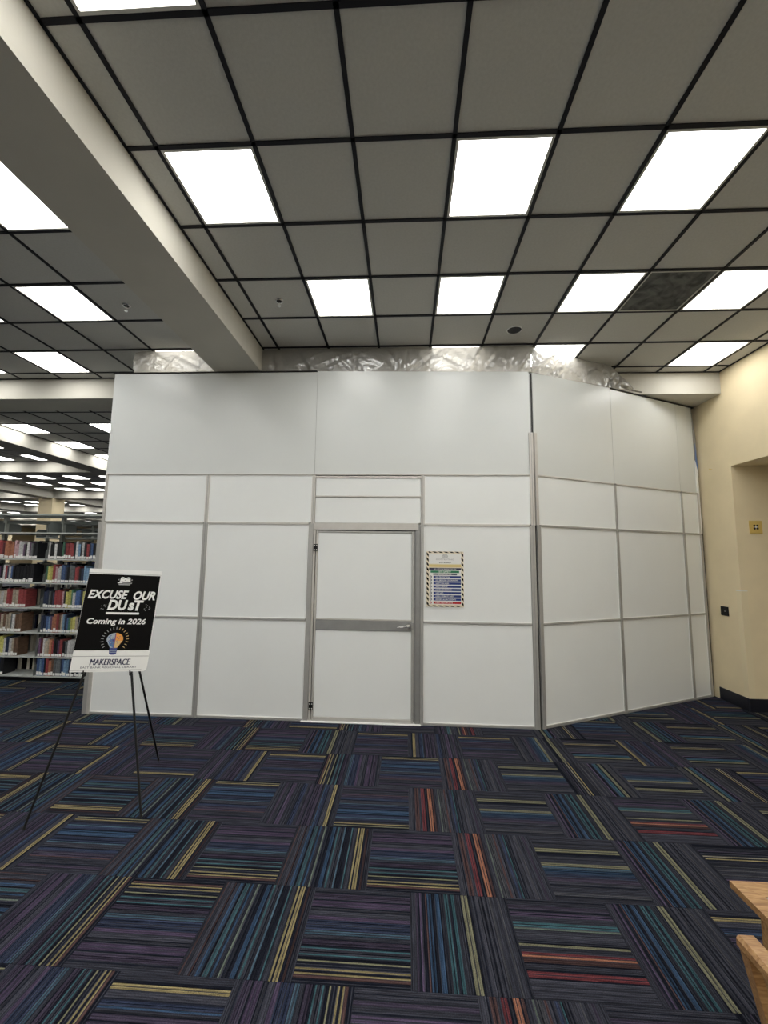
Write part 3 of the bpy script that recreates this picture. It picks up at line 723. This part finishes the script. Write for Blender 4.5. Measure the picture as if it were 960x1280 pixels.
# ------------------------------------------------------------------ plastic sheets over the partition
def sheet(name, label, P0, P1, topz, botz, seed, nx=60, nz=12, amp=.03, cut=None):
    """film hung between two points on plan; topz, botz are functions of 0..1"""
    r_ = random.Random(seed); folds = [(r_.uniform(0,1), r_.uniform(-2.2,2.2), r_.uniform(.003,.011), r_.choice((-1,1))*r_.uniform(.3,1)*amp) for _ in range(int(nx*.35))]
    P0 = Vector(P0); P1 = Vector(P1); d = P1-P0; L_ = d.length; nrm = Vector((d.y,-d.x)).normalized()
    vs = []; fs = []
    for i in range(nx+1):
        u = i/nx
        for j in range(nz+1):
            v = j/nz; z = botz(u)+(topz(u)-botz(u))*v
            off = 0
            for (u0, sl, w, a_) in folds:
                dd = (u-u0)*L_-sl*(v-.5)*.35
                off += a_*math.exp(-(dd/(w*2.2))**2)
            off *= min(1, 3.5*(1-v)*.9+.1)*min(1, v*5+.15)
            p = P0+d*u+nrm*(off+.02*math.sin(v*math.pi))
            vs.append((p.x, p.y, z))
    for i in range(nx):
        for j in range(nz):
            k = i*(nz+1)+j; fs.append((k, k+nz+1, k+nz+2, k+1))
    m_ = MB(); m_.add(vs, fs, 'film'); o = m_.build(name, None, smooth=True)
    o['label'] = label; o['category'] = 'plastic sheet'; o['group'] = 'clear plastic sheets sealing the partition to the ceiling'
    return o
sheet('plastic_sheet', 'crumpled clear plastic above the partition, left of the long beam', (-1.80,YW+.03), (BX0-.004,YW+.03), lambda u: H-.006-.02*max(0,(.08-u))*10, lambda u: 3.989, 3, 48)
sheet('plastic_sheet', 'long clear plastic sheet above the partition between beam and corner', (BX1+.004,YW+.03), (3.0,YW+.03), lambda u: H-.006, lambda u: 3.987-.03*u, 5, 150, amp=.028)
ca, sa = math.cos(ANG), math.sin(ANG)
sheet('plastic_sheet', 'clear plastic sheet above the angled run, right of the corner', (3.0,YW+.03), (3.0+.88*ca,YW+.03+.86*sa), lambda u: H-.006, lambda u: 3.958+.022*u, 9, 46)
s1, s2 = .88, 1.80
sheet('plastic_sheet', 'drooping end of clear plastic where the angled run meets the soffit', (3.0+.88*ca,YW+.03+.86*sa), (3.0+1.80*ca,YW+.00+1.75*sa-.03), lambda u: H-.006-(0 if u < .45 else (u-.45)*.55), lambda u: 3.984, 12, 46)

# ------------------------------------------------------------------ library shelving and books
SX = [-5.459, -4.545, -3.631, -2.717]
YF, YC = 3.5, 3.76
LV = [2.08, 1.70, 1.36, 1.01, .665, .335, .075]
def shelving(y0, label):
    t = thing('library_shelving', label, 'shelving', (SX[0], y0, 0))
    dx_, yc = SX[0], y0+.26
    def bx(a,b,c,d,e,f,m,name,par=t,ch=.002,label=None):
        q = MB(); q.cbox(a-SX[0], b-y0, c, d-SX[0], e-y0, f, m, ch); return q.build(name, par, label=label)
    for x in SX: bx(x-.02,yc-.03,0,x+.02,yc+.03,2.33,'steel','upright')
    bx(SX[0]-.02,y0+.02,2.33,SX[-1]+.02,y0+.50,2.35,'steel','canopy_top')
    bx(SX[0]-.02,y0+.03,0,SX[-1]+.02,y0+.49,.055,'black_gloss','base_plinth')
    for i in range(len(SX)-1):
        bx(SX[i]+.02,yc-.012,2.22,SX[i+1]-.02,yc+.012,2.27,'steel_dark','tie_bar')
        for z in LV:
            for side in (0, 1):
                ya, yb = (y0, yc-.012) if side == 0 else (yc+.012, y0+.52)
                q = MB(); q.cbox(SX[i]+.004-SX[0], ya-y0, z-.02, SX[i+1]-.004-SX[0], yb-y0, z, 'steel', .002)
                sh = q.build('shelf', t)
                # end brackets, rounded at the front corner
                if z > 1.9 or side == 0 :
                    for xx in (SX[i]+.004, SX[i+1]-.007):
                        hh = .15; pts = [(0,0),(.235,0),(.235,hh*.75),(.20,hh),(0,hh)] if side else [(.235,0),(.235,hh),(.04,hh),(.0,hh*.7),(0,0)][::-1]
                        vs = []
                        for xv in (xx, xx+.003):
                            for (p_, zz) in pts: vs.append((xv-SX[0]-sh.location.x, (ya if side == 0 else yc+.012)+p_-y0-sh.location.y, z+zz-sh.location.z))
                        n = 5; b_ = MB(); b_.add(vs, [tuple(range(n)), tuple(range(2*n-1,n-1,-1))]+[(k,(k+1)%n,(k+1)%n+n,k+n) for k in range(n)], 'steel_dark'); b_.build('bracket', sh)
    return t
shelving(YF, 'grey steel library shelving full of books behind the poster')
shelving(YF+1.75, 'second grey steel shelving range standing behind the first')

# book prototypes: a unit box 1 x 1 x 1 (thickness, depth, height), spine at y = 0
def book_mesh(kind):
    q = MB(); c = .08
    # covers and spine (slightly rounded), page block, call-number label
    sp_ = [(0,.0),(.5,-.02),(1,.0)]
    q.add([(0,0,0),(.5,-.025,0),(1,0,0),(1,0,1),(.5,-.025,1),(0,0,1)], [(0,1,4,5),(1,2,3,4)], 'book')
    q.box(0,.0,0,c,1,1,'book'); q.box(1-c,.0,0,1,1,1,'book')
    q.box(c,.01,.015,1-c,.97,.975,'pages')
    if kind:
        z0, z1 = (.03,.17) if kind == 1 else (.04,.24)
        q.add([(.04,-.012,z0),(.5,-.037,z0),(.96,-.012,z0),(.96,-.012,z1),(.5,-.037,z1),(.04,-.012,z1)], [(0,1,4,5),(1,2,3,4)], 'label')
    o = q.build('book'); me = o.data; loc = Vector(o.location); bpy.data.objects.remove(o)
    me.transform(Matrix.Translation(loc)); return me
BM = [book_mesh(0), book_mesh(1), book_mesh(2)]
CN = {'K':('black',(.012,.013,.018)),'N':('dark blue',(.02,.035,.09)),'B':('blue',(.04,.13,.36)),'L':('light blue',(.16,.36,.60)),
 'R':('red',(.38,.03,.035)),'O':('orange',(.55,.17,.06)),'Y':('yellow',(.62,.58,.06)),'G':('green',(.05,.22,.12)),
 'W':('white',(.62,.62,.62)),'C':('cream',(.55,.45,.32)),'P':('purple',(.15,.06,.16)),'E':('grey',(.16,.18,.19)),'T':('brown',(.2,.10,.05)),'M':('maroon',(.14,.02,.03)),'I':('pink',(.55,.30,.33))}
ROWS = [
 ('KYGTNRRMOOOOIIWWPKWPEKK', 'WKKWKKKGKRRRKWLKWKRNBKKLK'),
 ('EKWKKKPKWRNWBKKKKKKKKK', 'GYYRIWWBBNKEERRKNLLLBBNNK'),
 ('CRCECCWCRRCCRRR', 'NNEKNRRRIKYYGWBBNYYKKNNKK'),
 ('PNBKWCCEMCTCCEWTTT', 'NNBLPOORTCLNBGYYCKPPPNNKK'),
 ('RIRRRMKEYYWNWCTT', 'PMWCCORKKPRKEWWWEKNKNKKRK'),
 ('KWKKWKNK', 'BLBKROTEEENBLLNWKKNWEKKNK'),
]
ORD = ['first','second','third','fourth','fifth','sixth','seventh','eighth','ninth','tenth','eleventh','twelfth','thirteenth','fourteenth','fifteenth','sixteenth','seventeenth','eighteenth','nineteenth','twentieth','twenty-first','twenty-second','twenty-third','twenty-fourth','twenty-fifth','twenty-sixth','twenty-seventh']
nb = 0
for ri, (ra, rb) in enumerate(ROWS):
    z = LV[ri+1]
    for side, (x0, x1, s_) in enumerate(((-4.525, -3.70 if len(ra) > 14 else -3.9, ra), (-3.612, -2.75, rb))):
        x = x0; span = (x1-x0) if len(s_) > 10 else .42
        if side == 0 and len(s_) in range(13, 20): span = .68
        if side == 0 and len(s_) >= 20: span = .78
        mean = span/len(s_)
        for bi, ch in enumerate(s_):
            nm, colr = CN[ch]
            th = mean*rnd.uniform(.72, 1.2); hgt = rnd.uniform(.205, .262); dep = rnd.uniform(.15, .19)
            o = bpy.data.objects.new('book', BM[rnd.choice((1, 1, 1, 2))]); COL.objects.link(o)
            o.scale = (th-.0012, dep, hgt); o.location = (x, YF+.012+rnd.uniform(0, .012), z+.0005)
            k_ = rnd.uniform(.8, 1.25); g_ = sum(colr)/3; o.color = (*[min(1, (c*.72+g_*.28)*k_*.78) for c in colr], 1)
            size = 'tall' if hgt > .245 else ('short' if hgt < .22 else '')
            o['label'] = ('%s %s book, %s from the left on the %s shelf of the %s bay' % (size, nm, ORD[bi], ORD[ri+1], 'left' if side == 0 else 'right')).strip()
            o['category'] = 'book'; o['group'] = 'books on the library shelving'
            x += th; nb += 1
# books on the far side of the shelving, seen only as dark tops through the gaps
r2 = random.Random(4)
for YC, nm_ in ((YC, 'books on the far side of the shelving, seen through the gaps'), (YC+1.23, 'books on the second shelving range, glimpsed through the gaps')):
 q = MB()
 for z in LV[1:]:
    x = SX[0]+.03
    while x < SX[-1]-.05:
        w = r2.uniform(.02,.045); h_ = r2.uniform(.19,.27)
        if min(abs(x+w/2-t_) for t_ in SX) > w/2+.025 and r2.random() < .95:
            q.box(x,YC+.05+(.0 if YC < 4 else .265),z+.0005,x+w-.001,YC+.21+(.0 if YC < 4 else .265),z+h_, r2.choice(['steel_dark','ink_black','print_navy','print_grey','pages']))
        x += w
 bk = q.build('book_row', None, kind='stuff'); bk['label'] = nm_; bk['category'] = 'books'

# ------------------------------------------------------------------ easel and poster
yw, ln, rl = .33, .153, -.043
A = Vector((math.cos(yw), math.sin(yw), 0)); B = Vector((-math.sin(yw)*math.sin(ln), math.cos(yw)*math.sin(ln), math.cos(ln)))
A, B = A*math.cos(rl)+B*math.sin(rl), -A*math.sin(rl)+B*math.cos(rl)
Nn = B.cross(A); Yb = -Nn if Nn.y < 0 else Nn   # pointing to the back of the board
BLc = Vector((-.902, .798, .916)); PWd, PHt = .508, .762
po = thing('poster', 'black poster with excuse our dust lettering and a light bulb on an easel', 'poster', BLc)
Yax = B.cross(A)
if Yax.y < 0: Yax = -Yax
po.matrix_world = Matrix(((A.x, Yax.x, B.x, BLc.x), (A.y, Yax.y, B.y, BLc.y), (A.z, Yax.z, B.z, BLc.z), (0,0,0,1)))
m_ = MB(); cr_ = .03
pts = [(0,0),(PWd-cr_,0)]+[(PWd-cr_+cr_*math.sin(a_), cr_-cr_*math.cos(a_)) for a_ in [math.pi/2*k/5 for k in range(1,6)]]+[(PWd,PHt),(0,PHt)]
m_.prism(pts, 0, .006, 'print_white'); m_.build('board', po)
def U(u): return u*PWd
def V(v): return (1-v)*PHt
flat(po, U(.003), V(.80), U(.992), V(.052), 'ink_black', -.0006, 'black_field')
flat(po, 0, V(.044), U(1), V(.040), 'print_grey', -.0006, 'line'); flat(po, 0, V(.858), U(1), V(.853), 'print_grey', -.0006, 'line')
flat(po, 0, V(.985), U(.93), V(.981), 'print_grey', -.0006, 'line')
text_on(po, 'EXCUSE', U(.045), U(.585), V(.30), V(.212), -.0012, 'print_white', shear=.25, bold=.035)
text_on(po, 'OUR', U(.66), U(.965), V(.305), V(.215), -.0012, 'print_white', shear=.25, bold=.035)
text_on(po, 'DU', U(.335), U(.595), V(.412), V(.308), -.0012, 'print_white', shear=.12, bold=.04)
text_on(po, 's', U(.61), U(.69), V(.412), V(.335), -.0012, 'print_white', shear=.12, bold=.04)
text_on(po, 'T', U(.68), U(.815), V(.412), V(.308), -.0012, 'print_white', shear=.12, bold=.04)
flat(po, U(.325), V(.452), U(.775), V(.432), 'print_white', -.0012, 'underline')
text_on(po, 'Coming in 2026', U(.095), U(.885), V(.565), V(.492), -.0012, 'print_white', shear=.15, bold=.025)
for d_ in (0, .0018, .0034): text_on(po, 'MAKERSPACE', U(.235)+d_, U(.765)+d_-.003, V(.937), V(.880), -.0012-d_*.05, 'print_navy', shear=.12)
text_on(po, 'EAST BANK REGIONAL LIBRARY', U(.13), U(.86), V(.967), V(.949), -.0012, 'print_navy')
# dust specks either side of the word
m_ = MB(); r3 = random.Random(2)
for sd in (.29, .87):
    for k in range(9):
        u0 = sd+r3.uniform(-.045,.045); v0 = r3.uniform(.34,.41); w_ = r3.uniform(.002,.004)
        m_.add([(U(u0)-w_,-.0012,V(v0)-w_),(U(u0)+w_,-.0012,V(v0)-w_*.4),(U(u0)+w_,-.0012,V(v0)+w_),(U(u0)-w_,-.0012,V(v0)+w_*.4)], [(0,1,2,3)], 'print_grey')
m_.build('speckles', po)
# open book emblem
m_ = MB(); cx_, cz_ = U(.51), V(.105)
def fl(mb_, pts, m, y=-.0012): mb_.add([(cx_+x, y, cz_+z) for x, z in pts], [tuple(range(len(pts)))], m)
for s_ in (1, -1):
    p_ = [(0,-.016),(.018*s_,-.012),(.038*s_,-.016),(.034*s_,.012),(.030*s_,.020),(.016*s_,.022),(0,.014)]
    fl(m_, p_ if s_ > 0 else p_[::-1], 'print_white')
    fl(m_, [(.008*s_,.008),(.026*s_,.010),(.026*s_,.013),(.008*s_,.011)][::s_], 'print_grey', -.0018)
    fl(m_, [(.041*s_,-.006),(.052*s_,-.001),(.044*s_,.008)][::s_], 'print_grey')
fl(m_, [(-.006,-.006),(.006,-.006),(0,.004)], 'print_grey', -.0018)
fl(m_, [(-.052,-.027),(-.016,-.027),(-.016,-.020),(-.052,-.020)], 'print_white'); fl(m_, [(-.014,-.029),(.048,-.028),(.050,-.021),(-.014,-.021)], 'print_grey')
fl(m_, [(-.040,-.040),(.036,-.040),(.042,-.031),(-.044,-.031)], 'print_grey')
m_.build('book_emblem', po)
# light bulb: brain half and plain half
m_ = MB(); cx_, cz_ = U(.51), V(.715)
R_ = .056
left = [(0,.062)]+[(-R_*math.sin(a_), R_*.3+R_*.82*math.cos(a_)) for a_ in [math.radians(d_) for d_ in (15,35,55,75,95,115,130)]]+[(-.024,-.046),(0,-.048)]
right = [(0,.062)]+[(R_*math.sin(a_), R_*.3+R_*.82*math.cos(a_)) for a_ in [math.radians(d_) for d_ in (15,35,55,75,95,115,130)]]+[(.024,-.046),(0,-.048)]
fl(m_, left, 'bulb_pale'); fl(m_, right[::-1], 'bulb_orange')
fl(m_, [(0,-.048),(.024,-.046),(.036,-.02),(.050,.005),(.030,.004),(.0,.01)], 'bulb_gold', -.0018)
fl(m_, [(-.03,-.03),(0,-.048),(0,.02),(-.03,.015),(-.038,-.01)][::-1], 'bulb_blue', -.0018)
r4 = random.Random(8)
for k in range(26):
    x = r4.uniform(-.048,-.004); z = r4.uniform(-.03,.055)
    if (x/.052)**2+((z-.017)/.05)**2 > 1: continue
    a_ = r4.uniform(0,3.14); d1 = (math.cos(a_)*.006, math.sin(a_)*.006); d2 = (-math.sin(a_)*.0016, math.cos(a_)*.0016)
    fl(m_, [(x-d1[0]-d2[0],z-d1[1]-d2[1]),(x+d1[0]-d2[0],z+d1[1]-d2[1]),(x+d1[0]+d2[0],z+d1[1]+d2[1]),(x-d1[0]+d2[0],z-d1[1]+d2[1])], r4.choice(['bulb_navy','bulb_blue','bulb_pale','bulb_purple']), -.0024)
for x, z in ((.012,.03),(.026,.018),(.014,.004),(.03,.036),(.02,-.012)): fl(m_, [(x-.004,z-.004),(x+.005,z-.002),(x+.002,z+.005)], 'bulb_purple', -.0024)
fl(m_, [(-.003,-.045),(.004,-.045),(.004,.055),(-.003,.055)], 'bulb_purple', -.0021)
fl(m_, [(-.024,-.046),(.024,-.046),(.026,-.066),(-.026,-.066)][::-1], 'bulb_navy', -.0018)
fl(m_, [(-.026,-.066),(.026,-.066),(.024,-.088),(.010,-.096),(-.010,-.096),(-.024,-.088)][::-1], 'bulb_navy', -.0018)
for zz in (-.064,-.076): fl(m_, [(-.022,zz),(.022,zz),(.022,zz-.004),(-.022,zz-.004)][::-1], 'bulb_pale', -.0024)
m_.build('light_bulb_print', po)
m_ = MB()
for k in range(19):
    a_ = math.radians(-128+256*k/18); c_, s_ = math.sin(a_), math.cos(a_)
    r0_, r1_ = .076, .094; w_ = .0022
    fl(m_, [(c_*r0_-s_*w_,s_*r0_+.012+c_*w_),(c_*r1_-s_*w_,s_*r1_+.012+c_*w_),(c_*r1_+s_*w_,s_*r1_+.012-c_*w_),(c_*r0_+s_*w_,s_*r0_+.012-c_*w_)], 'print_grey' if k < 10 else 'bulb_gold')
m_.build('rays', po)

ez = thing('easel', 'thin black folding metal easel holding the poster', 'easel', (-.57, .92, 0))
E0 = Vector(ez.location)
pinL = BLc+A*(.19*PWd)+Yax*.014+B*.01; pinR = BLc+A*(.79*PWd)+Yax*.014+B*.01
FL, FR, RR = Vector((-.902,.548,0)), Vector((-.234,.722,0)), Vector((-.579,1.483,0))
def along(F, P, z): k = (z-F.z)/(P.z-F.z); return F+(P-F)*k
zt_ = 1.52
apL, apR = along(FL, pinL, zt_), along(FR, pinR, zt_)
ap = (apL+apR)/2
def leg(F, mid, name='leg'):
    q = MB(); q.tube(F-E0, mid-E0, .0075, 'black_gloss', .0085, 10); q.tube(mid-E0, ap-E0, .0085, 'black_gloss', .0085, 10)
    o = q.build(name, ez, smooth=False); return o
leg(FL+Vector((0,0,.012)), pinL); leg(FR+Vector((0,0,.012)), pinR)
leg(RR+Vector((0,0,.012)), RR+(ap-RR)*.5)
for F in (FL, FR, RR):
    q = MB(); f_ = F-E0; q.tube((f_.x,f_.y,0),(f_.x,f_.y,.02),.009,'black',.0075,10); q.build('foot', ez)
q = MB(); a_ = ap-E0; q.tube((a_.x,a_.y,a_.z-.05),(a_.x,a_.y,a_.z+.02),.016,'black_gloss',.013,12); q.build('hub', ez)
for P in (pinL, pinR):
    b0 = P-B*.018; q = MB()
    q.tube(b0+Yax*.004-E0, b0-Yax*.034-E0, .005, 'black_gloss', .005, 8); q.tube(b0-Yax*.034-E0, b0-Yax*.036+B*.02-E0, .004, 'black_gloss', .004, 8)
    q.tube(P-B*.04-E0, P+B*.01-E0, .010, 'black_gloss', .010, 10); q.build('ledge', ez)

# ------------------------------------------------------------------ table and chair at lower right
tb = thing('table', 'oak framed library table with blue grey top, cut off at lower right', 'table', (3.35, -1.25, 0))
tx0, tx1, ty0, ty1, tz = 2.637-3.35, 4.1-3.35, -1.85+1.25, -.65+1.25, .73
fw = .062
def tprism(poly, z0, z1, m):
    q = MB(); n = len(poly); q.add([(x,y,z0) for x,y in poly]+[(x,y,z1) for x,y in poly], [tuple(range(n-1,-1,-1)), tuple(range(n,2*n))]+[(i,(i+1)%n,(i+1)%n+n,i+n) for i in range(n)], m); return q
for poly in ([(tx0,ty1),(tx0+fw,ty1-fw),(tx1-fw,ty1-fw),(tx1,ty1)],[(tx0,ty0),(tx1,ty0),(tx1-fw,ty0+fw),(tx0+fw,ty0+fw)],
             [(tx0,ty0),(tx0+fw,ty0+fw),(tx0+fw,ty1-fw),(tx0,ty1)],[(tx1,ty0),(tx1,ty1),(tx1-fw,ty1-fw),(tx1-fw,ty0+fw)]):
    q = tprism(poly, tz-.020, tz, 'wood'); q.build('edge_frame', tb)
q = MB(); q.box(tx0+fw,ty0+fw,tz-.03,tx1-fw,ty1-fw,tz-.002,'laminate'); q.build('table_top', tb, label='blue grey laminate inset')
for lx in (tx0+.05, tx1-.11):
    for ly in (ty0+.05, ty1-.11):
        q = MB(); q.cbox(lx,ly,0,lx+.06,ly+.06,tz-.032,'wood',.004); q.build('leg', tb)
for a_ in ((tx0+.06,ty1-.095,tx1-.06,ty1-.07),(tx0+.06,ty0+.07,tx1-.06,ty0+.095),(tx0+.065,ty0+.1,tx0+.09,ty1-.1),(tx1-.09,ty0+.1,tx1-.065,ty1-.1)):
    q = MB(); q.cbox(a_[0],a_[1],tz-.11,a_[2],a_[3],tz-.032,'wood',.002); q.build('apron', tb)

# chair facing +x, its back toward the aisle
ch = thing('chair', 'oak library chair with reclined frame back, cut off at lower right', 'chair', (2.72, -1.17, 0))
cy0, cy1 = -1.38+1.17, -.945+1.17   # across the back
C0 = 2.72
def lean(z): return (2.437-C0)+(.8-z)*.23        # x of the back's outer face at height z
def skewpost(ya, yb, z0, z1, w, m, name):
    q = MB(); x0, x1 = lean(z0), lean(z1)
    vs = [(x0,ya,z0),(x0+w,ya,z0),(x0+w,yb,z0),(x0,yb,z0),(x1,ya,z1),(x1+w,ya,z1),(x1+w,yb,z1),(x1,yb,z1)]
    q.add(vs, [(0,3,2,1),(4,5,6,7),(0,1,5,4),(1,2,6,5),(2,3,7,6),(3,0,4,7)], m); return q.build(name, ch)
for ya, yb in ((cy1-.028, cy1), (cy0, cy0+.028)):
    skewpost(ya, yb, .42, .772, .045, 'wood', 'back_post')
    q = MB(); xx = lean(.42)
    q.add([(xx-.09,ya,0),(xx-.05,ya,0),(xx-.05,yb,0),(xx-.09,yb,0),(xx,ya,.42),(xx+.045,ya,.42),(xx+.045,yb,.42),(xx,yb,.42)], [(0,3,2,1),(4,5,6,7),(0,1,5,4),(1,2,6,5),(2,3,7,6),(3,0,4,7)], 'wood'); q.build('leg', ch)
    q = MB(); q.cbox(xx+.42,ya,0,xx+.46,yb,.42,'wood',.003); q.build('leg', ch)
q = MB(); xt = lean(.8); q.cbox(xt-.002,cy0-.004,.77,xt+.05,cy1+.004,.802,'wood',.008); q.build('top_rail', ch)
skewpost(cy0+.028, cy1-.028, .50, .56, .022, 'wood', 'lower_rail')
for k in range(4):
    yc_ = cy0+.028+(cy1-cy0-.056)*(k+.75)/4.5; skewpost(yc_-.02, yc_+.02, .56, .77, .014, 'wood', 'slat')
q = MB(); xx = lean(.42); q.cbox(xx+.03,cy0,.42,xx+.47,cy1,.455,'wood',.01); q.build('seat', ch)
